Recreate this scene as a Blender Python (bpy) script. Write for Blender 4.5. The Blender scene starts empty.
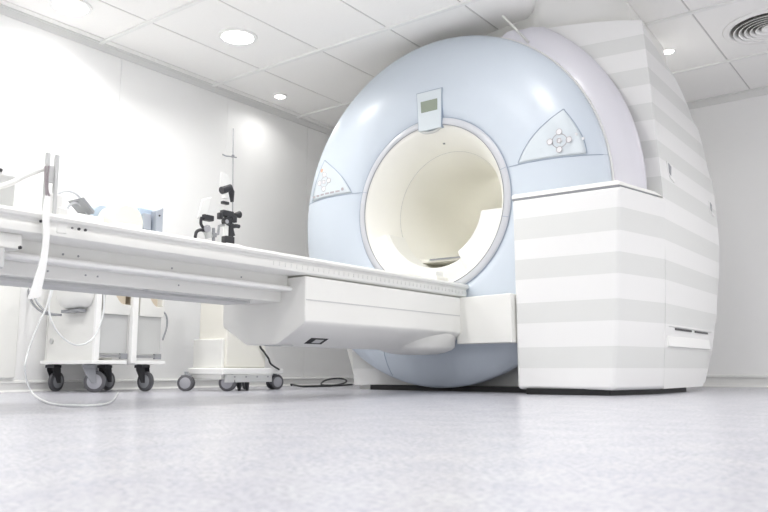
import bpy, bmesh, math, random
from mathutils import Vector, Matrix
random.seed(7)
PI = math.pi
S = bpy.context.scene
C = S.collection

# ------------------------------------------------------------------ camera
CAMZ = 0.136
FPX = 769.0
PITCH = math.atan(114/769)
YAW = math.radians(36.8)
cam = bpy.data.cameras.new('camera')
cam.sensor_width = 36; cam.lens = 36*FPX/768
cam.clip_start = 0.02
cam.dof.use_dof = True; cam.dof.focus_distance = 4.9; cam.dof.aperture_fstop = 7.0
co = bpy.data.objects.new('camera', cam); C.objects.link(co)
co.location = (0, 0, CAMZ)
co.rotation_euler = (PI/2+PITCH, 0, YAW)
S.camera = co
S.cycles.max_bounces = 20; S.cycles.diffuse_bounces = 10; S.cycles.glossy_bounces = 6

def at(u, v, y=None, x=None, z=None):
    """point of the room on the plane y=.., x=.. or z=.. seen at photo coordinate (u, v)"""
    a = (u-384)/FPX; b = (256-v)/FPX
    f = math.cos(PITCH)-b*math.sin(PITCH); up = b*math.cos(PITCH)+math.sin(PITCH)
    X = a*math.cos(YAW)-f*math.sin(YAW); Y = a*math.sin(YAW)+f*math.cos(YAW)
    if y is not None: t = y/Y
    elif x is not None: t = x/X
    else: t = (z-CAMZ)/up
    return Vector((X*t, Y*t, CAMZ+up*t))

# --------------------------------------------------------------- materials
def srgb(r, g, b):
    f = lambda c: (c/255/12.92) if c/255 <= .04045 else ((c/255+.055)/1.055)**2.4
    return (f(r), f(g), f(b), 1)
def mat(name, rgb, rough=.4, metal=0, noise=0, nscale=8, bump=0, coat=0, spec=.5, trans=0):
    m = bpy.data.materials.new(name); m.use_nodes = True
    n = m.node_tree.nodes; l = m.node_tree.links
    p = n['Principled BSDF']
    p.inputs['Roughness'].default_value = rough
    p.inputs['Metallic'].default_value = metal
    p.inputs['Specular IOR Level'].default_value = spec
    p.inputs['Coat Weight'].default_value = coat
    p.inputs['Coat Roughness'].default_value = .12
    p.inputs['Transmission Weight'].default_value = trans
    c = srgb(*rgb)
    tc = n.new('ShaderNodeTexCoord')
    nz = n.new('ShaderNodeTexNoise'); nz.inputs['Scale'].default_value = nscale; nz.inputs['Detail'].default_value = 4
    l.new(tc.outputs['Object'], nz.inputs['Vector'])
    mx = n.new('ShaderNodeMix'); mx.data_type = 'RGBA'
    k = 1-max(noise, .015)
    mx.inputs[6].default_value = (c[0]*k, c[1]*k, c[2]*k, 1); mx.inputs[7].default_value = c
    l.new(nz.outputs['Fac'], mx.inputs[0]); l.new(mx.outputs[2], p.inputs['Base Color'])
    if bump:
        b = n.new('ShaderNodeBump'); b.inputs['Strength'].default_value = bump; b.inputs['Distance'].default_value = .01
        l.new(nz.outputs['Fac'], b.inputs['Height']); l.new(b.outputs[0], p.inputs['Normal'])
    return m
M = {}
M['wall'] = mat('wall_paint', (248, 248, 247), .45, spec=.35)
M['seam'] = mat('panel_seam', (190, 192, 192), .6)
M['skirt'] = mat('skirting', (226, 226, 224), .35)
M['tile'] = mat('ceiling_tile', (249, 248, 246), .7, noise=.03, nscale=60)
M['tbar'] = mat('ceiling_runner', (240, 240, 238), .45)
M['tgap'] = mat('ceiling_gap', (205, 204, 202), .7)
M['white'] = mat('moulded_white', (234, 234, 230), .32)
M['warm'] = mat('warm_white', (233, 231, 222), .38)
M['cream'] = mat('bore_liner', (240, 239, 233), .42)
M['beige'] = mat('beige_plastic', (212, 200, 182), .45)
M['white2'] = mat('bright_white', (244, 244, 242), .3)
M['grey'] = mat('light_grey', (200, 201, 200), .4)
M['ringgrey'] = mat('ring_grey', (198, 200, 205), .3, coat=.3)
M['midgrey'] = mat('mid_grey', (150, 152, 156), .4)
M['tyre'] = mat('castor_tyre', (92, 92, 96), .5)
M['hub'] = mat('castor_hub', (168, 168, 174), .35)
M['dark'] = mat('dark_plastic', (52, 52, 56), .4)
M['black'] = mat('black_plinth', (18, 18, 19), .5)
M['cable'] = mat('cable_rubber', (48, 50, 52), .5)
M['blue'] = mat('pale_blue_cover', (199, 208, 218), .40, coat=.35)
M['blue'].node_tree.nodes['Principled BSDF'].inputs['Coat Roughness'].default_value = .28
M['lilac'] = mat('lilac_grey', (212, 211, 218), .40, coat=.1)
M['line'] = mat('cover_joint', (150, 163, 180), .5)
M['panel'] = mat('button_panel', (206, 214, 219), .3, coat=.3)
M['button'] = mat('button', (222, 222, 224), .35)
M['print'] = mat('printed_mark', (172, 164, 168), .5)
M['printred'] = mat('orange_button', (222, 178, 150), .4)
M['screen'] = mat('lcd_screen', (138, 147, 132), .25, coat=.3)
M['steel'] = mat('brushed_steel', (190, 190, 192), .3, metal=.8)
M['tube'] = mat('clear_tubing', (228, 230, 230), .2, spec=.6)
M['strap'] = mat('strap_webbing', (238, 238, 236), .7)
M['strapdark'] = mat('strap_dark', (150, 142, 145), .7)
M['ventdark'] = mat('vent_shadow', (120, 118, 115), .6)
M['bluecoil'] = mat('pale_blue_foam', (190, 206, 222), .6)
M['greypad'] = mat('grey_pad', (172, 178, 188), .5)

def lampmat(name, s):
    m = bpy.data.materials.new(name); m.use_nodes = True
    n = m.node_tree.nodes; p = n['Principled BSDF']
    p.inputs['Base Color'].default_value = (.9, .9, .9, 1)
    p.inputs['Emission Color'].default_value = (1, .99, .97, 1)
    p.inputs['Emission Strength'].default_value = s
    return m
M['lamp'] = lampmat('lamp_glow', 14)

# painted stripes of the scanner's casing: bands at fixed heights
m = bpy.data.materials.new('striped_casing'); m.use_nodes = True
n = m.node_tree.nodes; l = m.node_tree.links; p = n['Principled BSDF']
p.inputs['Roughness'].default_value = .34
p.inputs['Specular IOR Level'].default_value = .45
tc = n.new('ShaderNodeTexCoord'); sx = n.new('ShaderNodeSeparateXYZ'); l.new(tc.outputs['Object'], sx.inputs[0])
dv = n.new('ShaderNodeMath'); dv.operation = 'DIVIDE'; dv.inputs[1].default_value = 2.5; l.new(sx.outputs['Z'], dv.inputs[0])
rp = n.new('ShaderNodeValToRGB'); rp.color_ramp.interpolation = 'CONSTANT'
W_ = srgb(234, 234, 233); G_ = srgb(220, 221, 219)
bands = [(.14, .259), (.397, .517), (.65, .764), (.887, 1.008), (1.14, 1.262), (1.381, 1.492), (1.614, 1.727), (1.841, 1.953), (2.062, 2.164)]
e = rp.color_ramp.elements
e[0].position = 0; e[0].color = W_
e[1].position = .14/2.5; e[1].color = G_
for i, (a, b) in enumerate(bands):
    if i: q = e.new(a/2.5); q.color = G_
    q = e.new(b/2.5); q.color = W_
l.new(dv.outputs[0], rp.inputs[0]); l.new(rp.outputs[0], p.inputs['Base Color'])
M['stripe'] = m

# speckled glossy vinyl floor
m = bpy.data.materials.new('vinyl_floor'); m.use_nodes = True
n = m.node_tree.nodes; l = m.node_tree.links; p = n['Principled BSDF']
tc = n.new('ShaderNodeTexCoord')
n1 = n.new('ShaderNodeTexNoise'); n1.inputs['Scale'].default_value = 95; n1.inputs['Detail'].default_value = 4; n1.inputs['Roughness'].default_value = .7
n2 = n.new('ShaderNodeTexNoise'); n2.inputs['Scale'].default_value = 9; n2.inputs['Detail'].default_value = 5
l.new(tc.outputs['Object'], n1.inputs['Vector']); l.new(tc.outputs['Object'], n2.inputs['Vector'])
r1 = n.new('ShaderNodeValToRGB'); r1.color_ramp.elements[0].position = .36; r1.color_ramp.elements[1].position = .56
r1.color_ramp.elements[0].color = srgb(158, 159, 167); r1.color_ramp.elements[1].color = srgb(189, 189, 194)
r2 = n.new('ShaderNodeValToRGB'); r2.color_ramp.elements[0].position = .35; r2.color_ramp.elements[1].position = .65
r2.color_ramp.elements[0].color = srgb(243, 243, 247); r2.color_ramp.elements[1].color = srgb(255, 255, 255)
mx = n.new('ShaderNodeMix'); mx.data_type = 'RGBA'; mx.blend_type = 'MULTIPLY'; mx.inputs[0].default_value = 1
l.new(n1.outputs['Fac'], r1.inputs[0]); l.new(n2.outputs['Fac'], r2.inputs[0])
l.new(r1.outputs[0], mx.inputs[6]); l.new(r2.outputs[0], mx.inputs[7]); l.new(mx.outputs[2], p.inputs['Base Color'])
p.inputs['Roughness'].default_value = .22
p.inputs['Specular IOR Level'].default_value = .4
bp = n.new('ShaderNodeBump'); bp.inputs['Strength'].default_value = .12; bp.inputs['Distance'].default_value = .002
l.new(n1.outputs['Fac'], bp.inputs['Height']); l.new(bp.outputs[0], p.inputs['Normal'])
M['floor'] = m

# ----------------------------------------------------------------- helpers
ROOT = {}
def tag(o, label=None, cat=None, group=None, kind=None):
    if label: o['label'] = label
    if cat: o['category'] = cat
    if group: o['group'] = group
    if kind: o['kind'] = kind
    return o
def thing(name, loc, label, cat, group=None):
    o = bpy.data.objects.new(name, None); C.objects.link(o); o.location = loc
    o.empty_display_size = .1
    ROOT[o.name] = Vector(loc)
    return tag(o, label, cat, group)

class MB:
    def __init__(s): s.bm = bmesh.new()
    def ring(s, pts): return [s.bm.verts.new(p) for p in pts]
    def loft(s, rings, cap=True, closed=True):
        R = [s.ring(r) for r in rings]
        for a, b in zip(R, R[1:]):
            k = len(a)
            for i in range(k if closed else k-1):
                j = (i+1) % k
                try: s.bm.faces.new((a[i], a[j], b[j], b[i]))
                except ValueError: pass
        if cap and closed:
            s.bm.faces.new(R[0][::-1]); s.bm.faces.new(R[-1])
        return s
    def box(s, x0, x1, y0, y1, z0, z1):
        return s.loft([[(x0, y0, z0), (x1, y0, z0), (x1, y1, z0), (x0, y1, z0)], [(x0, y0, z1), (x1, y0, z1), (x1, y1, z1), (x0, y1, z1)]])
    def cbox(s, c, size, rot=None):
        c = Vector(c); hx, hy, hz = [q/2 for q in size]
        R = rot or Matrix.Identity(3)
        P = lambda x, y, z: c+R @ Vector((x, y, z))
        return s.loft([[P(-hx, -hy, -hz), P(hx, -hy, -hz), P(hx, hy, -hz), P(-hx, hy, -hz)], [P(-hx, -hy, hz), P(hx, -hy, hz), P(hx, hy, hz), P(-hx, hy, hz)]])
    def prism(s, poly, z0, z1):
        return s.loft([[(x, y, z0) for x, y in poly], [(x, y, z1) for x, y in poly]])
    def xprism(s, poly, x0, x1):          # poly in (y, z)
        return s.loft([[(x0, y, z) for y, z in poly], [(x1, y, z) for y, z in poly]])
    def yprism(s, poly, y0, y1):          # poly in (x, z)
        return s.loft([[(x, y0, z) for x, z in poly], [(x, y1, z) for x, z in poly]])
    def tube(s, pts, r, k=10, smooth=False, cap=True):
        pts = [Vector(p) for p in pts]
        if smooth: pts = spline(pts)
        rr = r if isinstance(r, (list, tuple)) else [r]*len(pts)
        if len(rr) != len(pts): rr = [rr[0]+(rr[-1]-rr[0])*i/(len(pts)-1) for i in range(len(pts))]
        rings = []; up = None
        for i, p_ in enumerate(pts):
            d = (pts[min(i+1, len(pts)-1)]-pts[max(i-1, 0)]).normalized()
            if up is None:
                up = d.cross(Vector((0, 0, 1)));
                if up.length < .1: up = d.cross(Vector((1, 0, 0)))
                up.normalize()
            up = (up-d*up.dot(d)).normalized(); w = d.cross(up)
            rings.append([p_+(up*math.cos(2*PI*j/k)+w*math.sin(2*PI*j/k))*rr[i] for j in range(k)])
        return s.loft(rings, cap)
    def disc(s, c, ax, r, t, k=28, r2=None):
        c = Vector(c); ax = Vector(ax).normalized()
        return s.tube([c-ax*t/2, c+ax*t/2], [r, r2 if r2 is not None else r], k)
    def revolve(s, prof, cx, cz, a0=0, a1=360, k=128, clamp=None, closed_prof=False):
        """prof: (r, y) revolved about the axis through (cx, cz) parallel to y"""
        full = abs(a1-a0) >= 360
        kk = k if full else k+1
        cols = []
        for i in range(kk):
            a = math.radians(a0+(a1-a0)*i/k)
            col = []
            for r, y in prof:
                x, z = cx+r*math.cos(a), cz+r*math.sin(a)
                if clamp: z = min(z, clamp[1]); z = max(z, clamp[0])
                col.append(s.bm.verts.new((x, y, z)))
            cols.append(col)
        m_ = len(prof)
        for i in range(k):
            a, b = cols[i], cols[(i+1) % kk]
            for j in range(m_ if closed_prof else m_-1):
                jj = (j+1) % m_
                s.bm.faces.new((a[j], a[jj], b[jj], b[j]))
        if closed_prof and not full:
            s.bm.faces.new(cols[0]); s.bm.faces.new(cols[-1][::-1])
        return s
    def grid(s, fn, nu, nv, thick=None):
        V = [[s.bm.verts.new(fn(i/nu, j/nv)) for j in range(nv+1)] for i in range(nu+1)]
        for i in range(nu):
            for j in range(nv):
                s.bm.faces.new((V[i][j], V[i+1][j], V[i+1][j+1], V[i][j+1]))
        return s
    def build(s, name, material, parent=None, bevel=0, seg=3, solid=0, angle=32, kind=None):
        bm = s.bm
        bmesh.ops.remove_doubles(bm, verts=bm.verts, dist=1e-6)
        bmesh.ops.recalc_face_normals(bm, faces=bm.faces)
        if parent is not None:
            r = parent
            while r.parent: r = r.parent
            off = ROOT.get(r.name, Vector((0, 0, 0)))
        else:
            if kind == 'structure': off = Vector((0, 0, 0))
            else:
                xs = [v.co for v in bm.verts]
                off = Vector(((min(v.x for v in xs)+max(v.x for v in xs))/2, (min(v.y for v in xs)+max(v.y for v in xs))/2, min(v.z for v in xs)))
        bmesh.ops.translate(bm, verts=bm.verts, vec=-off)
        me = bpy.data.meshes.new(name); bm.to_mesh(me); bm.free()
        o = bpy.data.objects.new(name, me); C.objects.link(o)
        mats = material if isinstance(material, (list, tuple)) else [material]
        for q in mats: me.materials.append(M[q])
        for q in me.polygons: q.use_smooth = True
        me.set_sharp_from_angle(angle=math.radians(angle))
        if parent is not None: o.parent = parent
        else:
            o.location = off; ROOT[o.name] = off.copy()
        if solid:
            md = o.modifiers.new('thickness', 'SOLIDIFY'); md.thickness = solid; md.offset = 0
        if bevel:
            md = o.modifiers.new('bevel', 'BEVEL'); md.width = bevel; md.segments = seg; md.limit_method = 'ANGLE'
            md.angle_limit = math.radians(35); md.harden_normals = True
        if kind: o['kind'] = kind
        return o
def spline(P, k=8):
    out = []
    for i in range(len(P)-1):
        p0 = P[max(i-1, 0)]; p1 = P[i]; p2 = P[i+1]; p3 = P[min(i+2, len(P)-1)]
        for j in range(k):
            t = j/k
            out.append(.5*((2*p1)+(p2-p0)*t+(2*p0-5*p1+4*p2-p3)*t*t+(3*p1-p0-3*p2+p3)*t**3))
    out.append(P[-1].copy()); return out
def rotz(a): return Matrix.Rotation(a, 3, 'Z')
def copy_tree(o, parent=None):
    c = o.copy(); C.objects.link(c); c.parent = parent
    for ch in list(o.children): copy_tree(ch, c)
    if o.name in ROOT: ROOT[c.name] = ROOT[o.name].copy()
    return c

# ------------------------------------------------------------------ the room
H = 2.48
XL = -4.83; YB = 6.87; XR = 2.6; YF = -2.2
f = MB().box(XL-.1, XR, YF, YB+.1, -.06, 0).build('floor', 'floor', kind='structure')
# left wall of tall panels with open joints
seams = [3.195-1.035*k for k in range(5, 0, -1)]+[3.195, 4.236, 5.235, 6.27]
w = MB().box(XL-.1, XL-.006, YF, YB+.1, -.06, H+.15).build('wall_left', 'wall', kind='structure')
ed = [YF]+seams+[YB]
pw = MB()
for a, b in zip(ed, ed[1:]): pw.box(XL-.006, XL, a+.0015, b-.0015, 0, H+.01)
o = pw.build('wall_panelling', 'wall', w)
w = MB().box(XL, XR, YB+.006, YB+.1, -.06, H+.15).build('wall_back', 'wall', kind='structure')
pw = MB()
xe = [XL+.006]+[XL+1.035*k for k in range(1, 8)]
for a, b in zip(xe, xe[1:]+[XR]): pw.box(a+.001, b-.001, YB, YB+.006, 0, H+.01)
pw.build('wall_panelling', 'wall', w)
MB().box(XR, XR+.1, YF, YB+.1, -.06, H+.15).build('wall_right', 'wall', kind='structure')
MB().box(XL-.1, XR+.1, YF-.1, YF, -.06, H+.15).build('wall_front', 'wall', kind='structure')
# coved skirting
def skirt(pts): return pts
MB().yprism([(XL, 0), (XL+.03, 0), (XL+.014, .012), (XL+.012, .05), (XL+.02, .055), (XL+.018, .064), (XL, .07)], YF, YB).build('baseboard_left', 'skirt', kind='structure')
MB().xprism([(YB, 0), (YB-.05, 0), (YB-.025, .012), (YB-.014, .03), (YB-.012, .07), (YB-.02, .075), (YB-.018, .09), (YB, .096)], XL, XR).build('baseboard_back', 'skirt', kind='structure')
# ceiling: deck, tiles and runners
c = MB().box(XL-.1, XR, YF, YB+.1, H+.005, H+.15).build('ceiling', 'tgap', kind='structure')
beams = [3.0+1.025*k for k in range(-5, 0)]+[3.0, 4.05, 5.06, 6.07]
xs = [-4.73, -4.24, -3.625, -3.0, -2.4, -1.82, -1.25, -.65, -.05, .55, 1.15, 1.75, 2.35]
tl = MB()
be = [YF]+beams+[YB-.02]
for a, b in zip(be, be[1:]):
    for x0, x1 in zip(xs, xs[1:]): tl.box(x0+.006, x1-.006, a+.004, b-.004, H, H+.02)
    tl.box(XL+.02, xs[0]-.004, a+.004, b-.004, H-.002, H+.02)
tl.build('ceiling_tiles', 'tile', c, bevel=.002, seg=1)
tb = MB()
for b in beams: tb.box(XL+.02, XR, b-.02, b+.012, H-.014, H+.01)
tb.build('ceiling_runners', 'tbar', c, bevel=.003, seg=2)
MB().yprism([(XL, H+.01), (XL, H-.05), (XL+.012, H-.05), (XL+.02, H-.03), (XL+.03, H-.012), (XL+.045, H-.01), (XL+.045, H+.01)], YF, YB).build('trim_1', 'skirt', kind='structure')
MB().xprism([(YB, H+.01), (YB, H-.06), (YB-.012, H-.06), (YB-.02, H-.03), (YB-.03, H-.014), (YB-.045, H-.01), (YB-.045, H+.01)], XL, XR).build('trim_2', 'skirt', kind='structure')
# flat panel fixed low on the left wall
o = MB().box(XL+.001, XL+.03, 1.85, 2.535, .086, .74).build('wall_panel', 'white', bevel=.006)
tag(o, 'flat white rectangular panel fixed low on left wall behind the table end', 'wall panel')

# ------------------------------------------------------------ ceiling lamps
def downlight(x, y, r, label, power, name='ceiling_light', spot=True):
    t = thing(name, (x, y, H-.012), label, 'ceiling light', 'recessed ceiling downlights')
    MB().revolve_z = None
    pr = [(r*.80, H-.002), (r*.84, H-.012), (r, H-.010), (r*1.02, H), (r*1.02, H+.004)]
    b = MB(); k = 40; rings = [[(x+q*math.cos(2*PI*i/k), y+q*math.sin(2*PI*i/k), z) for i in range(k)] for q, z in pr]
    b.loft(rings, cap=False).build('lamp_rim', 'white2', t, solid=.0015)
    MB().disc((x, y, H-.004), (0, 0, 1), r*.80, .004, 40).build('lamp_diffuser', 'lamp', t)
    ld = bpy.data.lights.new('downlight_lamp', 'AREA'); ld.shape = 'DISK'; ld.size = r*1.7
    ld.energy = power; ld.color = (1, .99, .97); ld.spread = math.radians(172 if (x, y) == (-1.9, 3.25) else 146)
    lo = bpy.data.objects.new('downlight_lamp', ld); C.objects.link(lo); lo.location = (0, 0, -.012); lo.parent = t
    return t
LP = .62
downlight(-3.93, 3.52, .135, 'large glowing round ceiling light above the injector stand', 12*LP)
downlight(-4.53, 4.56, .055, 'small round ceiling light by left wall, nearest the blue scanner', 2.6*LP)
downlight(-4.45, 2.55, .13, 'glaring round ceiling light at upper left corner of the photo', 14*LP)
downlight(-1.56, 5.60, .05, 'tiny bright ceiling light right of the striped scanner body', 5*LP)
for (x, y) in [(-2.7, 2.6), (-1.9, 3.25), (-1.1, 1.9), (.5, 3.4), (-2.7, 1.0), (-1.2, .7), (.3, 1.6), (-4.1, .9), (.3, 5.0), (1.7, 3.2), (1.7, 5.0), (-2.0, -.6), (.3, -.6)]:  # unseen lamps, placed and powered for their effect on the room's light
    downlight(x, y, .115, 'unseen round ceiling light placed to light the room', {(-1.9, 3.25): 11, (-1.1, 1.9): 7, (-2.7, 1.0): 13, (-4.1, .9): 15}.get((x, y), 20)*LP)

# ---------------------------------------------------------- round air vent
vx, vy = -.87, 5.60
v = thing('air_vent', (vx, vy, H-.02), 'round ceiling air diffuser with concentric rings at upper right', 'air vent')
def zring(b, prof, k=56):
    return b.loft([[(vx+q*math.cos(2*PI*i/k), vy+q*math.sin(2*PI*i/k), z) for i in range(k)] for q, z in prof], cap=False)
MB().disc((vx, vy, H-.0015), (0, 0, 1), .25, .003, 56).build('vent_backing', 'ventdark', v)
zring(MB(), [(.245, H-.001), (.262, H-.014), (.295, H-.006), (.30, H)]).build('vent_flange', 'tile', v, solid=.003)
for i, q in enumerate((.225, .19, .155, .12, .085)):
    zring(MB(), [(q-.012, H-.006), (q+.004, H-.024), (q+.010, H-.026)]).build('vent_ring', 'tile', v, solid=.003)
MB().disc((vx, vy, H-.018), (0, 0, 1), .055, .014, 40).build('vent_centre', 'tile', v, bevel=.004)

# =============================================================== the scanner
GX, GZ = -2.736, 1.207
g = thing('mri_scanner', (GX, 4.9, 0), 'huge white striped scanner with pale blue ring front around a round bore', 'medical scanner')
prof = [(.591, 4.178), (.60, 4.170), (.66, 4.155), (.74, 4.146), (.82, 4.144), (.90, 4.150), (.98, 4.165), (1.05, 4.187), (1.10, 4.208), (1.14, 4.230), (1.17, 4.252), (1.184, 4.268), (1.186, 4.282), (1.18, 4.296)]
def domey(r):
    if r <= prof[0][0]: return prof[0][1]
    for (a, ya), (b, yb) in zip(prof, prof[1:]):
        if a <= r <= b: return ya+(yb-ya)*(r-a)/(b-a)
    return prof[-1][1]
def dp(x, z, off=0):          # point on the dome, offsets to the front
    r = math.hypot(x, z); return (GX+x, domey(r)-off, GZ+z)
SZ = .172                     # height of the horizontal joint over the bore axis
cv = MB().revolve(prof, GX, GZ, k=180).build('front_cover', 'blue', g, angle=60)
tag(cv, 'pale blue glossy ring cover')
# joints in the cover
def linexz(pts, r=.0028, off=.0008, n_=24):
    P = []
    for (a, b), (c_, d) in zip(pts, pts[1:]):
        for i in range(n_):
            t = i/n_; P.append(dp(a+(c_-a)*t, b+(d-b)*t, off))
    P.append(dp(*pts[-1], off)); return P
def joint(pts): MB().tube(linexz(pts), .0026, 6).build('cover_joint', 'line', g)
joint([(-1.172, SZ), (-.565, SZ)]); joint([(.565, SZ), (1.172, SZ)])
arc = [(-.37-.02*math.sin(i/8*PI), -.80-(.31*i/8)) for i in range(9)]
joint(arc)
# pale rim and lilac shoulder on the right-hand side
MB().revolve([(1.184, 4.288), (1.192, 4.286), (1.197, 4.294), (1.197, 4.31), (1.184, 4.31)], GX, GZ, -62, 66, 90, closed_prof=True).build('cover_rim', 'skirt', g, angle=50)
MB().revolve([(1.17, 4.30), (1.20, 4.30), (1.27, 4.318), (1.325, 4.345), (1.348, 4.372), (1.35, 4.385), (1.346, 4.41), (1.10, 4.41), (1.10, 4.30)], GX, GZ, -62, 66, 90, clamp=(.03, 2.335), closed_prof=True).build('shoulder_ring', 'lilac', g, angle=40)
# grey ring around the bore
MB().revolve([(.598, 4.176), (.594, 4.166), (.585, 4.160), (.556, 4.158), (.548, 4.163), (.544, 4.175), (.548, 4.20), (.598, 4.20)], GX, GZ, k=180, closed_prof=True).build('bore_ring', 'ringgrey', g, angle=50)
def circ(r, y, rad, mt, nm, a0=0, a1=360):
    b = MB().revolve([(r+rad*math.cos(2*PI*i/6), y+rad*math.sin(2*PI*i/6)) for i in range(6)], GX, GZ, a0, a1, 150, closed_prof=True)
    return b.build(nm, mt, g)
circ(.596, 4.168, .0028, 'line', 'ring_edge'); circ(.5465, 4.162, .0028, 'midgrey', 'ring_edge')
for a in (163, 17, -14):
    ca, sa = math.cos(math.radians(a)), math.sin(math.radians(a))
    MB().tube([(GX+ca*.549, 4.1585, GZ+sa*.549), (GX+ca*.592, 4.1605, GZ+sa*.592)], .002, 6).build('ring_joint', 'line', g)
# trumpet-shaped mouth and tunnel
MB().revolve([(.546, 4.168), (.538, 4.172), (.52, 4.195), (.495, 4.235), (.468, 4.29), (.448, 4.34), (.434, 4.39), (.426, 4.425)], GX, GZ, k=160).build('bore_mouth', 'cream', g, angle=60)
circ(.4265, 4.425, .0022, 'grey', 'mouth_joint')
MB().revolve([(.426, 4.425), (.42, 4.47), (.405, 4.56), (.395, 4.7), (.395, 5.76)], GX, GZ, k=160).build('bore_tunnel', 'cream', g, angle=60)
MB().cbox((GX+.295, 4.66, GZ+.235), (.006, .09, .03), Matrix.Rotation(math.radians(38), 3, 'Y')).build('air_outlet', 'midgrey', g)
MB().cbox((GX+.03, 4.30, GZ+.452), (.012, .012, .008)).build('microphone', 'midgrey', g)
bl = MB().tube([(GX, 5.16, GZ+.388), (GX, 5.6, GZ+.388)], .006, 10).build('added_tunnel_light', 'lamp', g)  # glowing tube and lamp added out of view to brighten the bore
for yy in (5.36,):
    ld = bpy.data.lights.new('added_tunnel_lamp', 'AREA'); ld.shape = 'RECTANGLE'; ld.size = .08; ld.size_y = .4; ld.energy = .30; ld.color = (1, .99, .95)
    lo = bpy.data.objects.new('added_tunnel_lamp', ld); C.objects.link(lo); lo.parent = bl; lo.location = (0, yy-4.9, GZ+.374)
# lower insert of the bore: a crescent with stepped ends
def crescent(a0, a1, r0, y0, y1, k=60, r1f=None, zmax=9):
    b = MB(); cols = []
    for i in range(k+1):
        a = math.radians(a0+(a1-a0)*i/k); ca, sa = math.cos(a), math.sin(a)
        ro = .50 if r1f is None else r1f
        ro0 = .535; ro1 = .44
        pr_ = [(r0+.02, y0), (ro0, y0), (ro1, y1), (r0, y1), (r0, y0+.03)]
        cols.append([(GX+r*ca, y, min(GZ+r*sa, zmax+.0005*i)) for r, y in pr_])
    return b.loft(cols)
crescent(-160, -60, .405, 4.20, 4.42).build('bore_sill', 'white', g, bevel=.006)
crescent(-64, -38, .345, 4.45, 4.66).build('sill_step', 'white', g, bevel=.006)
crescent(-60, -4, .352, 4.20, 4.38, zmax=GZ-.10).build('sill_step', 'white', g, bevel=.006)
# floor rail in the tunnel
MB().yprism([(GX-.26, GZ-.30), (GX-.24, GZ-.335), (GX+.24, GZ-.335), (GX+.26, GZ-.30), (GX+.20, GZ-.315), (GX-.20, GZ-.315)], 4.42, 5.5).build('bore_rail', 'warm', g, bevel=.004)
MB().box(GX-.17, GX+.17, 4.41, 4.425, GZ-.322, GZ-.312).build('rail_groove', 'midgrey', g)
# display above the bore
def patch(nm, mt, L, R, off, par=g, nu=10, nv=16, solid=.006, fn=None):
    """L, R: polylines bottom-to-top (x, z) for the two sides, draped on the cover"""
    def lerp(P, t):
        t *= len(P)-1; i = min(int(t), len(P)-2); q = t-i
        return P[i][0]+(P[i+1][0]-P[i][0])*q, P[i][1]+(P[i+1][1]-P[i][1])*q
    def f_(u_, v_):
        a = lerp(L, v_); b = lerp(R, v_)
        return dp(a[0]+(b[0]-a[0])*u_, a[1]+(b[1]-a[1])*u_, off)
    return MB().grid(f_, nu, nv).build(nm, mt, par, solid=solid)
def slab(x0b, x1b, x0t, x1t, zb, zt, off, th, nm, mt, par=g, bev=.002):
    yb = lambda z: 4.150-(z-.53)*.045-off
    f_ = lambda d: [(GX+x0b, yb(zb)+d, GZ+zb), (GX+x1b, yb(zb)+d, GZ+zb), (GX+x1t, yb(zt)+d, GZ+zt), (GX+x0t, yb(zt)+d, GZ+zt)]
    return MB().loft([f_(0), f_(th)]).build(nm, mt, par, bevel=bev)
slab(-.079, .106, -.087, .121, .520, .785, 0, .04, 'display_frame', 'line')
dpn = slab(-.074, .101, -.081, .115, .516, .779, .004, .02, 'display_panel', 'panel')
slab(-.048, .080, -.050, .083, .640, .716, .0055, .004, 'display_screen', 'screen', dpn, 0)
MB().tube([(GX-.068, 4.160, GZ+.522), (GX-.02, 4.170, GZ+.505), (GX+.04, 4.170, GZ+.505), (GX+.092, 4.160, GZ+.520)], .010, 8, smooth=True).build('display_lip', 'grey', g)
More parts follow.
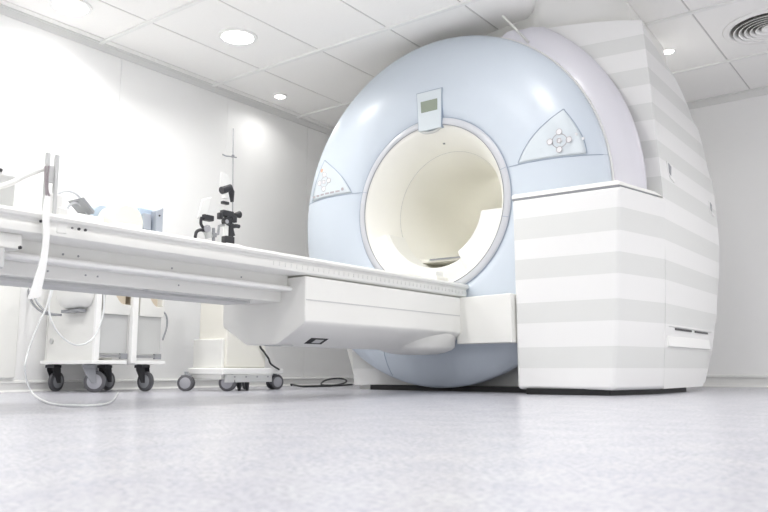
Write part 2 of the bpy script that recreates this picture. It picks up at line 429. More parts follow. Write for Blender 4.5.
# triangular key panels
def keypanel(sgn):
    nn = 20
    Lc = []; Rc = []
    for i in range(nn+1):
        t = i/nn
        z = SZ+.008+(.465-SZ)*t
        xi = .655+(.945-.655)*(1-(1-t)**1.0)-.04*math.sin(PI*t)*1.0
        xo = 1.075-.13*t**1.7
        Lc.append((sgn*xi, z)); Rc.append((sgn*xo, z))
    Rc[-1] = (Lc[-1][0]+sgn*.004, Lc[-1][1])
    pn = patch('key_panel', 'panel', Lc, Rc, .0025, nu=14, nv=20, solid=.004)
    out = [dp(x, z, .004) for x, z in Lc+Rc[::-1]]
    MB().tube(out, .0030, 6).build('panel_outline', 'line', pn)
    cx_, cz_ = sgn*.925, .275
    if sgn < 0: cx_ = -.925; cz_ = .30
    # ring of keys
    P = [dp(cx_+.043*math.cos(i*PI/12), cz_+.043*math.sin(i*PI/12), .005) for i in range(25)]
    MB().tube(P, .0018, 6).build('key_ring_mark', 'print', pn)
    for dx, dz in ((0, 0), (.055, 0), (-.055, 0), (0, .055), (0, -.055)):
        q = dp(cx_+dx, cz_+dz, .006)
        b = MB().disc(q, (0, 1, 0), .017, .006, 16); kb = b.build('key', 'button', pn)
        P = [(q[0]+.018*math.cos(i*PI/8), q[1]-.003, q[2]+.018*math.sin(i*PI/8)) for i in range(17)] if (dx or dz) else \
            [(q[0]+a*.011, q[1]-.004, q[2]+b_*.011) for a, b_ in ((-1, -1), (1, -1), (1, 1), (-1, 1), (-1, -1))]
        MB().tube(P, .0016, 5).build('key_outline', 'print', pn)
    if sgn > 0:
        for dx, dz in ((.095, .03), (.13, 0)):
            MB().disc(dp(cx_+dx, cz_+dz, .005), (0, 1, 0), .009, .004, 12).build('key', 'button', pn)
    else:
        MB().disc(dp(-.965, .395, .005), (0, 1, 0), .014, .005, 14).build('orange_key', 'printred', pn)
        for i in range(6):
            MB().cbox(dp(-1.04+i*.052, .205+.0*i, .005), (.038, .004, .012)).build('printed_mark', 'print', pn)
        MB().disc(dp(-.735, .215, .005), (0, 1, 0), .012, .004, 12).build('key', 'print', pn)
keypanel(1); keypanel(-1)
# rear body: front outline (x, z) lofted back; top and bottom round off towards the rear
def lerpt(T, y):
    if y <= T[0][0]: return T[0][1]
    for (a, va), (b, vb) in zip(T, T[1:]):
        if y <= b: return va+(vb-va)*(y-a)/(b-a)
    return T[-1][1]
ZT = [(4.50, 2.40), (4.52, 2.245), (4.7, 2.185), (4.9, 2.135), (5.05, 2.10), (5.18, 2.055), (5.3, 2.0), (5.40, 1.955), (5.5, 1.885), (5.6, 1.80), (5.7, 1.70), (5.75, 1.60), (5.79, 1.50)]
ZBm = [(5.36, .03), (5.46, .10), (5.56, .25), (5.66, .45), (5.74, .70), (5.79, 1.0)]
outl = [(-1.386, .03), (-1.372, .2), (-1.355, .45), (-1.340, .75), (-1.333, 1.0), (-1.336, 1.2), (-1.352, 1.5), (-1.373, 1.85), (-1.388, 2.1), (-1.400, 2.257), (-1.55, 2.288), (-1.7, 2.308), (-1.85, 2.322), (-2.05, 2.333), (-2.3, 2.335)]
for a in range(85, 215, 10): outl.append((GX+1.10*math.cos(math.radians(a)), GZ+1.10*math.sin(math.radians(a))))
outl += [(-3.60, .45), (-3.56, .03)]
Ys = [0, .03, .08, .15, .25, .35, .45, .55, .63, .70, .76, .82, .87, .91, .94, .97, 1.0]
rings = []
for s_ in Ys:
    rg = []
    for x, z in outl:
        yf = 4.40+max(0, x+2.05)*.17
        y = yf+(5.79-yf)*s_
        zt = lerpt(ZT, y if s_ > 0 else 0); zb = lerpt(ZBm, y)
        if s_ == 0: zt = 9
        rg.append((x, y, min(max(z, zb+0.0004*z), zt-0.0004*(2.5-z))))
    rings.append(rg)
body = MB()
R = [body.ring(r) for r in rings]
for a, b in zip(R, R[1:]):
    k = len(a)
    for i in range(k): body.bm.faces.new((a[i], a[(i+1) % k], b[(i+1) % k], b[i]))
body.bm.faces.new(R[-1])
# front face as an annulus around the tunnel
inner = []
for x, z in outl:
    q_ = Vector((x-GX, z-GZ)).normalized()*.6
    inner.append(body.bm.verts.new((GX+q_.x, 4.40, GZ+q_.y)))
k = len(outl)
for i in range(k): body.bm.faces.new((R[0][i], R[0][(i+1) % k], inner[(i+1) % k], inner[i]))
bd = body.build('rear_casing', 'stripe', g, angle=28)
# cut the tunnel through the back
bd.data.polygons  # (rear wall lies behind the tunnel's flared end)
tag(bd, 'white casing with light grey horizontal stripes')
# grips in the side: recess shade painted as grey patches on the surface
def sidex(z):
    for (a, za), (b, zb) in zip(outl[:9], outl[1:10]):
        if za <= z <= zb: return a+(b-a)*(z-za)/(zb-za)
    return -1.36
for (y, z, wy, wz) in ((4.72, 1.335, .06, .115), (5.64, 1.26, .05, .10)):
    x = sidex(z)
    gp = MB().xprism([(y-wy, z+wz*.5), (y+wy, z+wz*.5), (y+wy, z-wz*.5), (y-wy, z-wz*.5)], x-.004, x+.004).build('grip_surround', 'stripe', bd, bevel=.003)
    MB().xprism([(y-wy*.7, z+wz*.42), (y+wy*.25, z+wz*.30), (y+wy*.0, z-wz*.22), (y-wy*.55, z-wz*.1)], x+.001, x+.006).build('grip_recess_shade', 'midgrey', bd)
    MB().xprism([(y-wy*.7, z-wz*.22), (y+wy*.85, z-wz*.35), (y+wy*.85, z-wz*.52), (y-wy*.5, z-wz*.38)], x+.001, x+.012).build('grip_lip', 'white2', bd, bevel=.003)
x = sidex(.33)  # long slot: its lit lower slope is put into the sill's whiter colour
MB().loft([[(x-.004, 4.58, .390), (x+.010, 4.58, .390), (x+.002, 4.58, .382), (x-.02, 4.58, .325)], [(x-.004, 5.52, .390), (x+.010, 5.52, .390), (x+.002, 5.52, .382), (x-.02, 5.52, .325)]]).build('slot_hood', 'stripe', bd)
MB().loft([[(x-.03, 4.56, .338), (x+.004, 4.56, .333), (x+.010, 4.56, .272), (x-.03, 4.56, .26)], [(x-.03, 5.46, .338), (x+.004, 5.46, .333), (x+.010, 5.46, .272), (x-.03, 5.46, .26)]]).build('lit_slot_sill', 'white2', bd, bevel=.003)
for (a, b) in ((4.70, 5.04), (5.12, 5.42)):
    MB().box(x-.006, x+.008, a, b, .371, .382).build('slot', 'dark', bd)
# neck rising to the ceiling
A_ = [(-3.0, 4.62), (-2.34, 4.50), (-2.2, 4.45), (-2.1, 4.42), (-2.05, 4.42), (-1.95, 4.44), (-1.85, 4.46), (-1.7, 4.50), (-1.49, 4.56), (-1.50, 5.3), (-3.0, 5.3)]
B_ = [(-3.0, 4.62), (-2.34, 4.525), (-2.16, 4.50), (-2.08, 4.43), (-2.03, 4.35), (-1.95, 4.20), (-1.86, 4.20), (-1.70, 4.38), (-1.53, 4.60), (-1.56, 5.3), (-3.0, 5.3)]
rings = []
for z_, q in ((2.20, 0), (2.33, 0), (2.37, .12), (2.41, .35), (2.45, .7), (H, 1)):
    rings.append([(a[0]+(b[0]-a[0])*q, a[1]+(b[1]-a[1])*q+.02*(1-q), z_) for a, b in zip(A_, B_)])
rings[-1] = [(x, y, H+.002) for x, y, z in rings[-1]]
MB().loft(rings).build('ceiling_neck', 'white', g, angle=45)
MB().tube([at(528.5, 42.5, y=4.30), at(503, 16, y=4.30)], .0075, 10).build('rod', 'white', g)
MB().tube([at(528.5, 42.5, y=4.30), at(518, 31, y=4.30)], .0082, 10).build('rod_sleeve', 'grey', g)
# pedestal behind the ring, plinth
MB().loft([[(-3.56, 4.42, .03), (-1.6, 4.42, .03), (-1.6, 5.2, .03), (-3.56, 5.2, .03)], [(-3.70, 4.42, .42), (-1.6, 4.42, .42), (-1.6, 5.2, .42), (-3.70, 5.2, .42)]]).build('pedestal', 'white', g, bevel=.006)
MB().prism([(-3.36, 4.33), (-2.0, 4.30), (-2.0, 4.02), (-1.53, 4.06), (-1.44, 4.46), (-1.44, 5.15), (-3.36, 5.15)], 0, .034).build('plinth', 'black', g)
MB().box(-3.54, -3.34, 4.44, 4.50, 0, .03).build('foot_plate', 'white', g, bevel=.004)
# side cabinet
def cab(z0, z1, grow=0):
    bot = [(-2.063, 4.03), (-1.505, 4.045), (-1.386-0.001, 4.505), (-1.40, 4.60), (-2.063, 4.60)]
    top = [(-2.068, 4.03), (-1.418, 4.05), (-1.322, 4.505), (-1.335, 4.60), (-2.068, 4.60)]
    def at_z(z):
        t = (z-.028)/1.11
        return [(a[0]+(b[0]-a[0])*t**.8, a[1]+(b[1]-a[1])*t, z) for a, b in zip(bot, top)]
    n_ = 10
    return MB().loft([at_z(z0+(z1-z0)*i/n_) for i in range(n_+1)])
cb = cab(.028, 1.134).build('side_cabinet', 'stripe', g, bevel=.022, seg=5, angle=50)
tag(cb, 'striped box cabinet with bevelled corner')
MB().prism([(-2.066, 4.032), (-1.43, 4.052), (-1.345, 4.45), (-1.36, 4.6), (-2.066, 4.6)], 1.128, 1.139).build('lid_joint', 'midgrey', g)
MB().loft([[(-2.069, 4.029, 1.139), (-1.424, 4.048, 1.139), (-1.330, 4.49, 1.139), (-1.345, 4.60, 1.139), (-2.069, 4.60, 1.139)],
           [(-2.069, 4.032, 1.158), (-1.430, 4.052, 1.158), (-1.350, 4.42, 1.158), (-1.36, 4.60, 1.158), (-2.069, 4.60, 1.158)],
           [(-2.067, 4.05, 1.170), (-1.445, 4.068, 1.170), (-1.375, 4.38, 1.160), (-1.38, 4.60, 1.160), (-2.067, 4.60, 1.170)]]).build('cabinet_lid', 'white', g, bevel=.004)

# =========================================================== patient table
t = thing('patient_table', (GX, 2.8, 0.2), 'long white patient table docked to the blue ring scanner', 'patient table')
HX = -2.45; LX = 2*GX-HX
# housing
sec = lambda y, k=1: [(HX, y, .575), (HX, y, .362), (HX-.015, y, .345), (HX-.17, y, .262), (HX-.19, y, .257), (LX+.19, y, .257), (LX+.17, y, .262), (LX+.015, y, .345), (LX, y, .362), (LX, y, .575)]
hs = MB().loft([sec(2.66), sec(4.11)]).build('housing', 'white', t, bevel=.007)
MB().box(HX-.003, HX+.0012, 2.665, 4.05, .4605, .4665).build('housing_joint', 'grey', hs)
# black opening in the sloped underside
pa = Vector((HX-.03, 2.66, .335)); pb = Vector((HX-.165, 2.66, .266)); sl = (pb-pa)
def slope(s_, y, off): 
    nrm = Vector((sl.z, 0, -sl.x)).normalized()
    if nrm.z > 0: nrm = -nrm
    q = pa+sl*s_+nrm*off; return (q.x, y, q.z)
MB().loft([[slope(.62, 2.83, -.004), slope(.62, 2.96, -.004), slope(1.0, 2.96, -.004), slope(1.0, 2.83, -.004)], [slope(.62, 2.83, .0012), slope(.62, 2.96, .0012), slope(1.0, 2.96, .0012), slope(1.0, 2.83, .0012)]]).build('underside_slot', 'black', hs)
MB().loft([[slope(.70, 2.875, -.004), slope(.70, 2.935, -.004), slope(.92, 2.935, -.004), slope(.92, 2.875, -.004)], [slope(.70, 2.875, .0022), slope(.70, 2.935, .0022), slope(.92, 2.935, .0022), slope(.92, 2.875, .0022)]]).build('slot_insert', 'grey', hs)
MB().box(GX-.02, GX+.10, 2.70, 2.78, .252, .2575).build('underside_vent', 'grey', hs)
# docking piece towards the cabinet and rounded dock under the housing
MB().prism([(HX-.03, 4.062), (HX-.0, 4.056), (-2.069, 3.99), (-2.069, 4.13), (HX-.03, 4.13)], .293, .577).build('docking_block', 'white', t, bevel=.005)
MB().loft([[(GX+.045+r_*.80*math.cos(2*PI*i/48), 3.92+r_*math.sin(2*PI*i/48), z_) for i in range(48)] for r_, z_ in ((.29, .36), (.28, .275), (.255, .256), (.21, .242), (.15, .232), (.07, .228))]).build('docking_foot', 'white', t, angle=60)
# rails: stepped beams under the top
Y0 = .75; YE = 2.66
def symbeam(w_, z0, z1, y0, y1, nm, mt='white', bev=.004):
    return MB().box(GX-w_, GX+w_, y0, y1, z0, z1).build(nm, mt, t, bevel=bev)
symbeam(.155, .532, .600, Y0+.1, YE, 'upper_rail_core')
MB().yprism([(GX-.195, .509), (GX+.195, .509), (GX+.199, .513), (GX+.200, .522), (GX+.194, .530), (GX+.180, .533), (GX-.180, .533), (GX-.194, .530), (GX-.2, .522), (GX-.199, .513)], Y0+.48, YE).build('middle_rail', 'white2', t)
symbeam(.170, .530, .60, Y0+.3, YE, 'rail_web')
symbeam(.128, .458, .510, Y0+.2, YE, 'lower_rail', 'white')
symbeam(.085, .444, .460, Y0+.2, 2.5, 'rail_keel', 'grey')
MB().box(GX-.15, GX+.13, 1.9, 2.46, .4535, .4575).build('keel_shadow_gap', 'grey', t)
for y in (1.50, 1.56, 1.98, 2.36):
    MB().disc((GX+.17, y, .548), (1, 0, 0), .004, .004, 8).build('rail_screw', 'midgrey', t)
for y in (1.47, 1.62, 1.67, 2.05):
    MB().disc((GX+.128, y, .487), (1, 0, 0), .0035, .004, 8).build('rail_screw', 'midgrey', t)
# table top, a shallow tray with a rolled edge
def topsec(y, e=0):
    s_ = [(.150, .580), (.262, .583), (.270, .590), (.272, .618), (.268, .626), (.272, .634), (.286, .640), (.290, .650), (.285, .660), (.270, .664), (.225, .662), (.19, .650)]
    s_ = [(a-e+.018, b) for a, b in s_]
    return [(GX+a, y, b) for a, b in s_]+[(GX-a, y, b) for a, b in s_[::-1]]
MB().loft([topsec(Y0), topsec(4.125), topsec(4.15, .012)]).build('table_top', 'white', t, angle=40)
# fine ribs of the guide strip along the near side
rb = MB()
for i in range(44): rb.box(GX+.288, GX+.2915, 2.44+i*.038, 2.443+i*.038, .602, .620)
rb.build('guide_ribs', 'skirt', t)['kind'] = 'stuff'
# table foot end: carriage, plates, posts and crossbar
MB().box(GX-.26, GX+.262, Y0+.02, 1.30, .53, .582).build('end_carriage', 'white', t, bevel=.006)
MB().box(GX-.255, GX+.275, Y0+.02, 1.24, .46, .53).build('end_block', 'grey', t, bevel=.008)
MB().box(GX+.262, GX+.290, 1.36, 1.42, .61, .735).build('bracket_plate', 'white', t, bevel=.006)
MB().box(GX+.276, GX+.292, 1.40, 1.44, .60, .69).build('bracket_plate', 'white', t, bevel=.004)
for y in (1.355, 1.388):
    MB().box(GX+.2785, GX+.2945, y-.007, y+.007, .655, .872).build('post', 'grey', t, bevel=.003)
MB().box(GX+.274, GX+.286, 1.36, 1.388, .77, .83).build('post_web', 'grey', t, bevel=.002)
MB().tube([(GX+.283, 1.352, .818), at(25, 176, x=GX+.262), at(0, 186.5, x=GX+.262), (GX+.262, .95, .62)], .009, 12, smooth=True).build('crossbar', 'white', t)
for (y, z) in ((1.335, .628), (1.475, .622), (1.50, .622), (1.45, .622)):
    MB().disc((GX+.3045, y, z), (1, 0, 0), .005 if y != 1.45 else .003, .005, 10).build('rivet', 'dark', t)
MB().disc((GX+.277, 1.285, .535), (1, 0, 0), .006, .005, 10).build('rivet', 'dark', t)

# things on the table
gb = thing('coil_case', (GX-.02, 1.05, .665), 'pale grey padded coil case at the far left end of the table', 'coil case')
MB().box(GX-.22, GX+.20, .80, 1.298, .665, .795).build('case_body', 'grey', gb, bevel=.012)
MB().xprism([(.82, .796), (1.26, .796), (1.22, .812), (.86, .818)], GX-.20, GX+.19).build('case_lid', 'white', gb, bevel=.006)
MB().box(GX+.175, GX+.196, 1.20, 1.25, .797, .808).build('case_latch', 'dark', gb, bevel=.002)

fc = thing('loop_coil', (GX+.1, 1.5, .66), 'white looped flexible coil with dark grey pad on table beside the strap', 'receiver coil')
X0 = GX+.18
q = lambda u_, v_, dx=0: at(u_, v_, x=X0+dx)
for dx in (-.04, -.10):
    MB().tube([q(57, 216, dx), q(58, 196, dx), q(66, 191, dx), q(76, 194, dx), q(83, 202, dx), q(90, 215, dx)], .0045, 8, smooth=True).build('coil_loop', 'ringgrey', fc)
    MB().tube([q(66, 214, dx), q(69, 206, dx), q(76, 203, dx), q(84, 208, dx), q(88, 216, dx)], .0045, 8, smooth=True).build('coil_loop', 'ringgrey', fc)
a, b, c_, d = q(81, 198), q(84, 197), q(95, 211), q(94, 214)
MB().loft([[a, b, c_, d], [Vector(p_)+Vector((-.09, 0, 0)) for p_ in (a, b, c_, d)]]).build('dark_pad', 'midgrey', fc, bevel=.002)
MB().box(X0-.11, X0+.03, q(57, 216).y, q(100, 216).y, .655, .70).build('coil_base', 'white', fc, bevel=.008)

hc = thing('head_coil', (GX, 1.85, .66), 'round white head coil with pale blue lining on the table', 'receiver coil')
X1 = GX+.12
ctr = at(121, 220, x=X1)
MB().tube([ctr+Vector((.05, 0, -.012)), ctr+Vector((.045, 0, -.012)), ctr+Vector((-.08, 0, -.012)), ctr+Vector((-.09, 0, -.012))], [.062, .070, .070, .062], 36).build('coil_shell', 'warm', hc)
MB().tube([ctr+Vector((-.07, -.035, -.004)), ctr+Vector((-.13, -.05, .0))], .064, 30).build('coil_lining', 'bluecoil', hc)
MB().box(X1-.12, X1+.06, ctr.y-.07, ctr.y+.06, .6645, .700).build('coil_base', 'warm', hc, bevel=.008)

cc = thing('coil_connector', (GX, 2.0, .66), 'grey coil connector block with upright end plate beside the round head coil', 'coil connector')
a = at(152, 216, x=X1); bq = at(158, 209, x=X1); cq = at(140, 210, x=X1)
MB().box(X1-.08, X1-.005, cq.y, bq.y, .654, bq.z-.006).build('connector_body', 'bluecoil', cc, bevel=.006)
MB().box(X1-.06, X1+.012, cq.y+.012, a.y-.01, .70, bq.z-.03).build('connector_ribs', 'greypad', cc, bevel=.003)
MB().loft([[(X1-.03, a.y+.0, .66), (X1+.03, a.y+.0, .66), (X1+.03, bq.y+.006, .66), (X1-.03, bq.y+.006, .66)], [(X1-.03, a.y+.0, a.z+.02), (X1+.03, a.y, a.z+.02), (X1+.03, bq.y+.006, bq.z+.004), (X1-.03, bq.y+.006, bq.z+.004)]]).build('end_plate', 'greypad', cc, bevel=.004)
MB().disc(Vector((X1+.031, (a.y+bq.y)/2, a.z)), (1, 0, 0), .004, .003, 12).build('plate_stud', 'dark', cc)
# small fittings where the table enters the bore
ft = thing('coil_plug', (GX+.15, 4.0, .664), 'small white coil plug block at bore end of the table top', 'coil plug')
MB().box(GX+.10, GX+.20, 3.93, 4.06, .664, .705).build('plug_body', 'warm', ft, bevel=.006)
MB().box(GX+.12, GX+.18, 3.95, 4.03, .705, .74).build('plug_cap', 'white', ft, bevel=.004)
MB().tube([(GX+.15, 4.08, .69), (GX+.13, 4.13, .70), (GX+.11, 4.138, .69)], .009, 10, smooth=True).build('plug_lead', 'white', ft)
fb = thing('coil_tray', (GX-.03, 3.9, .664), 'low white tray on table just outside the bore, left of the plug', 'coil tray')
MB().box(GX-.17, GX+.07, 3.75, 4.12, .664, .69).build('tray_base', 'white', fb, bevel=.008)
MB().box(GX-.13, GX+.03, 3.86, 4.02, .69, .725).build('tray_block', 'warm', fb, bevel=.008)

# strap over the crossbar, hanging in front of the table
st = thing('hanging_strap', (HX+.03, 1.35, .35), 'long white strap hanging from the post over the near table side', 'strap')
sp = [at(47.5, 196, x=HX+.025), at(45.5, 215, x=HX+.03), at(46, 235, x=HX+.03), at(43.5, 258, x=HX+.03), at(38.5, 280, x=HX+.03), at(33, 300, x=HX+.03)]
wd = [.010, .013, .0115, .0125, .0165, .021]
sp2 = spline(sp, 6); wd2 = []
for i in range(len(sp2)):
    tt = i/6; j = min(int(tt), len(wd)-2); wd2.append(wd[j]+(wd[j+1]-wd[j])*(tt-j))
rings = []
for i, (p_, w_) in enumerate(zip(sp2, wd2)):
    dz = -.010 if i == len(sp2)-1 else 0
    rings.append([p_+Vector((0, -w_, 0)), p_+Vector((0, w_, dz*-1)), p_+Vector((.004, w_, dz*-1)), p_+Vector((.004, -w_, 0))])
MB().loft(rings).build('strap_tail', 'strap', st, bevel=.001)
for du in (-1.6, 1.8):
    MB().tube([at(47+du, 166, x=HX+.012), at(46.5+du*.6, 180, x=HX+.018), at(47+du*.5, 190, x=HX+.022), at(48+du, 198, x=HX+.025)], .0035, 8, smooth=True).build('strap_loop', 'strapdark', st)

# ----------------------------------------------------- thin clear tubing
def wire(nm, pts, r, mt, label, cat):
    o = MB().tube(pts, r, 8, smooth=True).build(nm, mt); return tag(o, label, cat)
PX = -3.55
wire('plastic_tube', [at(52, 282, x=PX), at(47, 305, x=PX), at(37, 328, x=PX), at(28, 352, x=PX), at(25, 372, x=PX), Vector(at(31, 391, z=.03)), at(46, 402, z=.006), at(70, 405.5, z=.006), at(98, 405, z=.006), at(112, 401, z=.006), at(118, 393, z=.006)],
     .0045, 'tube', 'long clear plastic tube looping down onto the floor in front of the trolley', 'tube')
PX = -3.62
wire('plastic_tube', [at(55, 282, x=PX), at(49, 305, x=PX), at(52, 322, x=PX), at(62, 337, x=PX), at(76, 345, x=PX), at(90, 341, x=PX), at(99, 328, x=PX), at(104, 308, x=PX), at(103, 285, x=PX)],
     .0045, 'tube', 'clear plastic tube hanging in a short loop before the trolley end', 'tube')

# ----------------------------------------------------------------- castors
def castor(par, x, y, rad=.06, ang=0, twin=False, zt=.171, wid=.028, metal='dark', hubm='hub', bracket=True, tyre='tyre'):
    """swivel castor under a thing: fork with wheel below"""
    ax = Vector((math.cos(ang), math.sin(ang), 0)); fw = Vector((-math.sin(ang), math.cos(ang), 0))
    c0 = Vector((x, y, rad))
    fk = MB()
    if not twin:
        top = c0-fw*rad*.55+Vector((0, 0, zt-rad))
        for s_ in (-1, 1):
            o_ = ax*s_*(wid/2+.006)
            p1 = top+o_; p2 = c0+o_
            d = fw*.026
            fk.loft([[p1-d*1.1, p1+d*1.3, p1+d*1.3+ax*s_*.005, p1-d*1.1+ax*s_*.005], [p1-d*1.2+Vector((0, 0, -.035)), p1+d*1.7+Vector((0, 0, -.035)), p1+d*1.7+Vector((0, 0, -.035))+ax*s_*.005, p1-d*1.2+Vector((0, 0, -.035))+ax*s_*.005],
                     [p2-d*.6+Vector((0, 0, -.010)), p2+d*.6+Vector((0, 0, -.010)), p2+d*.6+Vector((0, 0, -.010))+ax*s_*.005, p2-d*.6+Vector((0, 0, -.010))+ax*s_*.005]])
        fk.cbox(top+Vector((0, 0, -.012)), (.07, .07, .02), rotz(ang))
        fk.disc(top+Vector((0, 0, -.002)), (0, 0, 1), .030, .012, 20)
    else:
        fk.cbox(c0+Vector((0, 0, rad*.55)), (wid*.7, rad*1.3, rad*.9), rotz(ang))
        fk.disc(c0+Vector((0, 0, (zt-rad)*.5+rad*.2)), (0, 0, 1), .014, zt-rad*.8, 16)
    f_ = fk.build('castor_fork' if bracket else 'castor_housing', metal, par, bevel=.003)
    offs = [0] if not twin else [-wid*.62, wid*.62]
    for o_ in offs:
        ww = wid if not twin else wid*.62
        cc_ = c0+ax*o_
        MB().tube([cc_-ax*ww*.5, cc_-ax*ww*.36, cc_+ax*ww*.36, cc_+ax*ww*.5], [rad*.88, rad, rad, rad*.88], 36).build('wheel', tyre, f_)
        MB().tube([cc_-ax*(ww*.5+.003), cc_-ax*ww*.45, cc_+ax*ww*.45, cc_+ax*(ww*.5+.003)], [rad*.60, rad*.74, rad*.74, rad*.60], 30).build('wheel_hub', hubm, f_)
    return f_

# ----------------------------------------------------------- coil trolley
CX0, CX1, CY0, CY1 = -4.78, -4.20, 2.70, 3.205
k_ = thing('coil_trolley', ((CX0+CX1)/2, (CY0+CY1)/2, 0), 'white storage trolley on dark castors against left wall behind the table', 'trolley')
ZBd = .172
MB().box(CX0, CX1+.005, CY0-.02, 2.925, ZBd, ZBd+.022).build('bottom_board', 'white2', k_, bevel=.003)
MB().box(CX0, CX1+.005, 2.985, CY1+.01, ZBd, ZBd+.022).build('bottom_board', 'white2', k_, bevel=.003)
MB().box(CX0+.04, CX1-.03, CY0, CY0+.02, ZBd+.022, .95).build('end_panel', 'white', k_, bevel=.003)
MB().box(CX1-.025, CX1+.0, CY0-.004, CY0+.03, ZBd+.022, .96).build('corner_upright', 'white2', k_, bevel=.003)
MB().box(CX1-.02, CX1+.016, 2.945, 2.985, ZBd+.005, .96).build('centre_upright', 'white2', k_, bevel=.003)
MB().box(CX0+.02, CX1-.01, CY1-.02, CY1, .55, .95).build('far_panel', 'white', k_, bevel=.003)
MB().box(CX0+.005, CX0+.02, CY0+.01, CY1-.01, ZBd+.022, .95).build('back_panel', 'white', k_)
MB().box(CX0+.01, CX1, CY0, CY1, .95, .97).build('top_board', 'white', k_, bevel=.003)
for (a, b) in ((CY0+.03, 2.945), (2.985, CY1-.005)):
    MB().box(CX1-.07, CX1-.035, a, b, .235, .50).build('bay_panel', 'grey', k_, bevel=.003)
    MB().box(CX1-.034, CX1-.02, a, b-.05, .212, .232).build('steel_strip', 'steel', k_, bevel=.002)
    MB().box(CX1-.034, CX1-.012, b-.055, b-.005, .205, .24).build('strip_latch', 'midgrey', k_, bevel=.002)
    # scalloped bin with beige inside
    y0, y1 = a+.03, b
    def edge(t_): return .70-.20*math.sin(min(1, t_*1.0)*PI*.5)**.8
    bn = MB(); fr = []
    nn = 14
    for i in range(nn+1):
        tt = i/nn; y = y0+(y1-y0)*tt; zt = .54+.22*(1-math.sin(min(1, tt*1.25)*PI/2))**1.2
        fr.append([(CX1-.06, y, .48), (CX1-.015, y, .48), (CX1-.005, y, zt), (CX1-.02, y, zt+.006), (CX1-.06, y, zt)])
    bn.loft(fr).build('scalloped_bin', 'white', k_, bevel=.002)
    MB().box(CX1-.20, CX1-.065, a+.02, b, .50, .74).build('bin_inside', 'beige', k_, bevel=.01)
# side handle hoop at the far end
MB().tube([(CX1-.02, CY1-.02, .53), (CX1-.01, CY1+.015, .49), (CX1-.01, CY1+.022, .42), (CX1-.02, CY1+.0, .33)], .006, 8, smooth=True).build('end_hoop', 'midgrey', k_)
# rounded tray and grey hoses on the end panel
nn = 12
ring_ = lambda z, w_, d_: [(-4.405+w_*math.cos(PI+PI*i/nn), CY0-.002+d_*math.sin(PI+PI*i/nn), z) for i in range(nn+1)]
MB().loft([ring_(.66, .17, .11), ring_(.58, .17, .11), ring_(.53, .14, .09), ring_(.512, .09, .05)]).build('end_tray', 'white', k_, angle=50)
MB().box(-4.50, -4.30, CY0-.06, CY0-.01, .488, .508).build('tray_bracket', 'midgrey', k_, bevel=.003)
for (du, nm) in ((0, 0), (5, 1)):
    MB().tube([at(27+du, 280, y=CY0-.10), at(29+du, 294, y=CY0-.10), at(34+du, 305, y=CY0-.10), at(44+du, 313, y=CY0-.10), at(56+du, 315, y=CY0-.08)], .0075, 8, smooth=True).build('grey_hose', 'midgrey', k_)
MB().disc((-4.685, CY0-.002, .32), (0, 1, 0), .02, .008, 16).build('socket', 'grey', k_)
for args in ((-4.725, 2.77, .063, math.radians(20), 'dark', 'midgrey'), (-4.29, 2.77, .066, math.radians(-50), 'midgrey', 'hub'), (-4.715, 3.14, .063, math.radians(15), 'dark', 'midgrey'), (-4.28, 3.13, .063, math.radians(-80), 'dark', 'midgrey')):
    castor(k_, args[0], args[1], args[2], args[3], metal=args[4], hubm=args[5])

# --------------------------------------------------------- injector stand
BX, BY = -4.02, 3.62
j_ = thing('injector_stand', (BX, BY, 0), 'white wheeled contrast injector stand with black clamps and thin steel pole', 'injector stand')
MB().box(-4.15, -3.84, 3.38, 3.62, .075, .15).build('base_housing', 'white', j_, bevel=.010)
MB().box(-4.16, -3.806, 3.37, 3.80, .107, .147).build('base_plate', 'white2', j_, bevel=.006)
MB().box(-3.83, -3.797, 3.40, 3.80, .056, .105).build('base_side_plate', 'grey', j_, bevel=.003)
MB().box(-4.10, -3.90, 3.78, 4.02, .11, .145).build('rear_leg', 'white2', j_, bevel=.006)
for y in (3.46, 3.56, 3.66, 3.76):
    MB().disc((-3.796, y, .092), (1, 0, 0), .006, .003, 10).build('plate_screw', 'midgrey', j_)
MB().box(-4.17, -3.88, 3.42, 3.62, .15, .34).build('column_foot', 'white', j_, bevel=.006)
MB().box(-4.14, -3.86, 3.44, 3.80, .15, .86).build('column', 'warm', j_, bevel=.012)
MB().box(-4.12, -3.90, 3.45, 3.60, .86, .985).build('column_top', 'white', j_, bevel=.01)
for y in (3.56, 3.63):
    MB().tube([(-3.86, y, .06), (-3.86, y, 0)], [.016, .010], 12).build('stabiliser_foot', 'dark', j_)
castor(j_, -4.10, 3.315, .052, math.radians(-53), twin=True, zt=.11, wid=.034, metal='midgrey', bracket=False)
castor(j_, -3.855, 3.455, .054, math.radians(-53), twin=True, zt=.12, wid=.036, metal='midgrey', bracket=False)
castor(j_, -3.96, 3.99, .052, math.radians(-10), twin=True, zt=.12, wid=.040, metal='midgrey', bracket=False)
castor(j_, -4.22, 3.92, .052, math.radians(30), twin=True, zt=.12, wid=.034, metal='midgrey', bracket=False)
JX = -3.98
J = lambda u_, v_, dx=0: at(u_, v_, x=JX+dx)
MB().tube([J(232.3, 248), J(233.2, 128.5)], .0045, 10).build('pole', 'steel', j_)
MB().tube([J(222.5, 154.5), J(226, 156), J(231, 156.5), J(236.5, 157.5)], .0045, 8).build('pole_hook', 'midgrey', j_)
MB().disc(J(233, 156.3), (0, 0, 1), .010, .018, 14).build('hook_clamp', 'midgrey', j_)
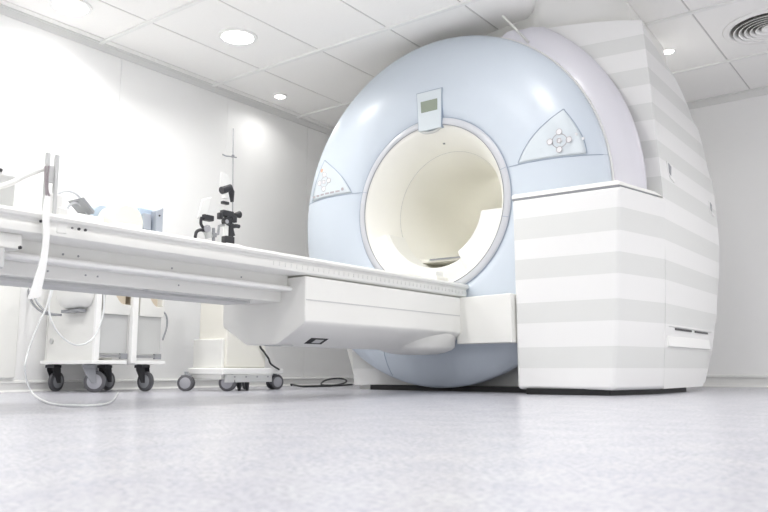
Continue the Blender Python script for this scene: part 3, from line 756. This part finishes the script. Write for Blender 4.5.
# arm handle, clamps, knobs
MB().tube([J(221.5, 190.5), J(225, 189.5), J(229.5, 188), J(231.5, 192), J(232, 202)], [.026, .026, .028, .022, .012], 12).build('handle', 'dark', j_)
MB().cbox(J(225, 203), (.03, .055, .020)).build('bracket', 'dark', j_, bevel=.004)
MB().cbox(J(225.5, 196.5), (.03, .04, .03)).build('white_sleeve', 'white2', j_, bevel=.004)
MB().cbox(J(224, 180), (.004, .07, .10)).build('clear_shield', 'white2', j_, bevel=.001)
MB().cbox(J(227, 214), (.04, .10, .045)).build('clamp_block', 'dark', j_, bevel=.008)
MB().cbox(J(220, 216), (.035, .03, .045)).build('clamp_block', 'dark', j_, bevel=.006)
MB().disc(J(227, 221.5), (1, 0, 0), .033, .05, 20).build('clamp_knob', 'dark', j_, bevel=.006)
MB().disc(J(227, 221.5, .027), (1, 0, 0), .014, .006, 16).build('knob_cap', 'hub', j_)
MB().cbox(J(233, 219), (.04, .045, .05)).build('clamp_block', 'dark', j_, bevel=.006)
MB().tube([J(235, 215), J(239.5, 214.5)], [.015, .026], 14).build('wing_knob', 'dark', j_)
MB().tube([J(233, 236), J(231.5, 228), J(235, 226), J(239, 226.5)], [.016, .018, .02, .014], 12, smooth=True).build('knob_lever', 'dark', j_)
MB().cbox(J(230.5, 232), (.03, .035, .12)).build('clamp_post', 'dark', j_, bevel=.004)
MB().cbox(J(225.5, 230), (.03, .03, .09)).build('white_sleeve', 'white2', j_, bevel=.004)
MB().cbox(J(228, 240.5), (.05, .08, .055)).build('clamp_base', 'dark', j_, bevel=.006)
MB().tube([J(224, 225), J(219, 226), J(218, 234), J(212, 235), J(208, 237)], .010, 10).build('link_arm', 'steel', j_)
MB().tube([J(213.5, 228), J(213.5, 241)], .011, 10).build('link_post', 'midgrey', j_)
MB().cbox(J(213.5, 235), (.03, .035, .03)).build('link_joint', 'midgrey', j_, bevel=.004)
MB().tube([J(206, 226), J(209, 238)], .026, 14).build('swivel_body', 'grey', j_)
MB().disc(J(206, 229), (1, -.3, 0), .024, .05, 18).build('swivel_disc', 'hub', j_)
MB().tube([J(207, 231), J(200, 230), J(196, 233), J(195, 242)], .011, 10, smooth=True).build('cable_elbow', 'dark', j_)
MB().cbox(J(207, 218), (.05, .085, .038)).build('head_clamp', 'dark', j_, bevel=.006)
MB().tube([J(201.5, 217), J(201, 224), J(205, 230)], .010, 8, smooth=True).build('head_bracket', 'dark', j_)
a, b, c_, d = J(202, 199), J(212, 197), J(207.5, 217), J(197.5, 218)
o = MB().loft([[a, b, c_, d], [Vector(p_)+Vector((-.03, .02, 0)) for p_ in (a, b, c_, d)]]).build('injector_head', 'white2', j_, bevel=.005)
# stand's cables
wire('power_cable', [at(260.5, 346, x=-3.84), at(264, 353, x=-3.83), at(268.5, 359, x=-3.82), at(272, 365, x=-3.81)], .0065, 'cable', 'short black cable stub hanging from under the table housing', 'cable') if False else None
MB().tube([(-3.90, 3.80, .37), at(260, 345.5, x=-3.86), at(264, 352, x=-3.84), at(268.5, 358.5, x=-3.84), at(271, 364, x=-3.86), (-3.90, 3.97, .14)], .0065, 8, smooth=True).build('hanging_lead', 'cable', j_)
fl = lambda u_, v_: at(u_, v_, z=.008)
cp = [(-3.86, 4.06, .03), at(292, 384.5, x=-3.98), fl(303, 386.3), fl(318, 386.0), fl(332, 385.6), at(343, 383.5, x=-4.35), at(346.5, 381, x=-4.45), at(343, 378.8, x=-4.55), at(334, 378.5, x=-4.6), at(325, 380.5, x=-4.6), at(321.5, 384.5, x=-4.45), fl(333, 385.4), fl(352, 384.5)]
wire('power_cable', cp, .0075, 'cable', 'black power cable with one coil on floor behind the injector stand', 'cable')

# ------------------------------------------------------------------ light
w_ = bpy.data.worlds.new('world'); S.world = w_; w_.use_nodes = True
bg = w_.node_tree.nodes['Background']; bg.inputs[0].default_value = (1, .995, .985, 1); bg.inputs[1].default_value = .85
S.view_settings.view_transform = 'Standard'; S.view_settings.look = 'None'
S.view_settings.exposure = .30; S.view_settings.gamma = 1
S.view_settings.use_curve_mapping = False
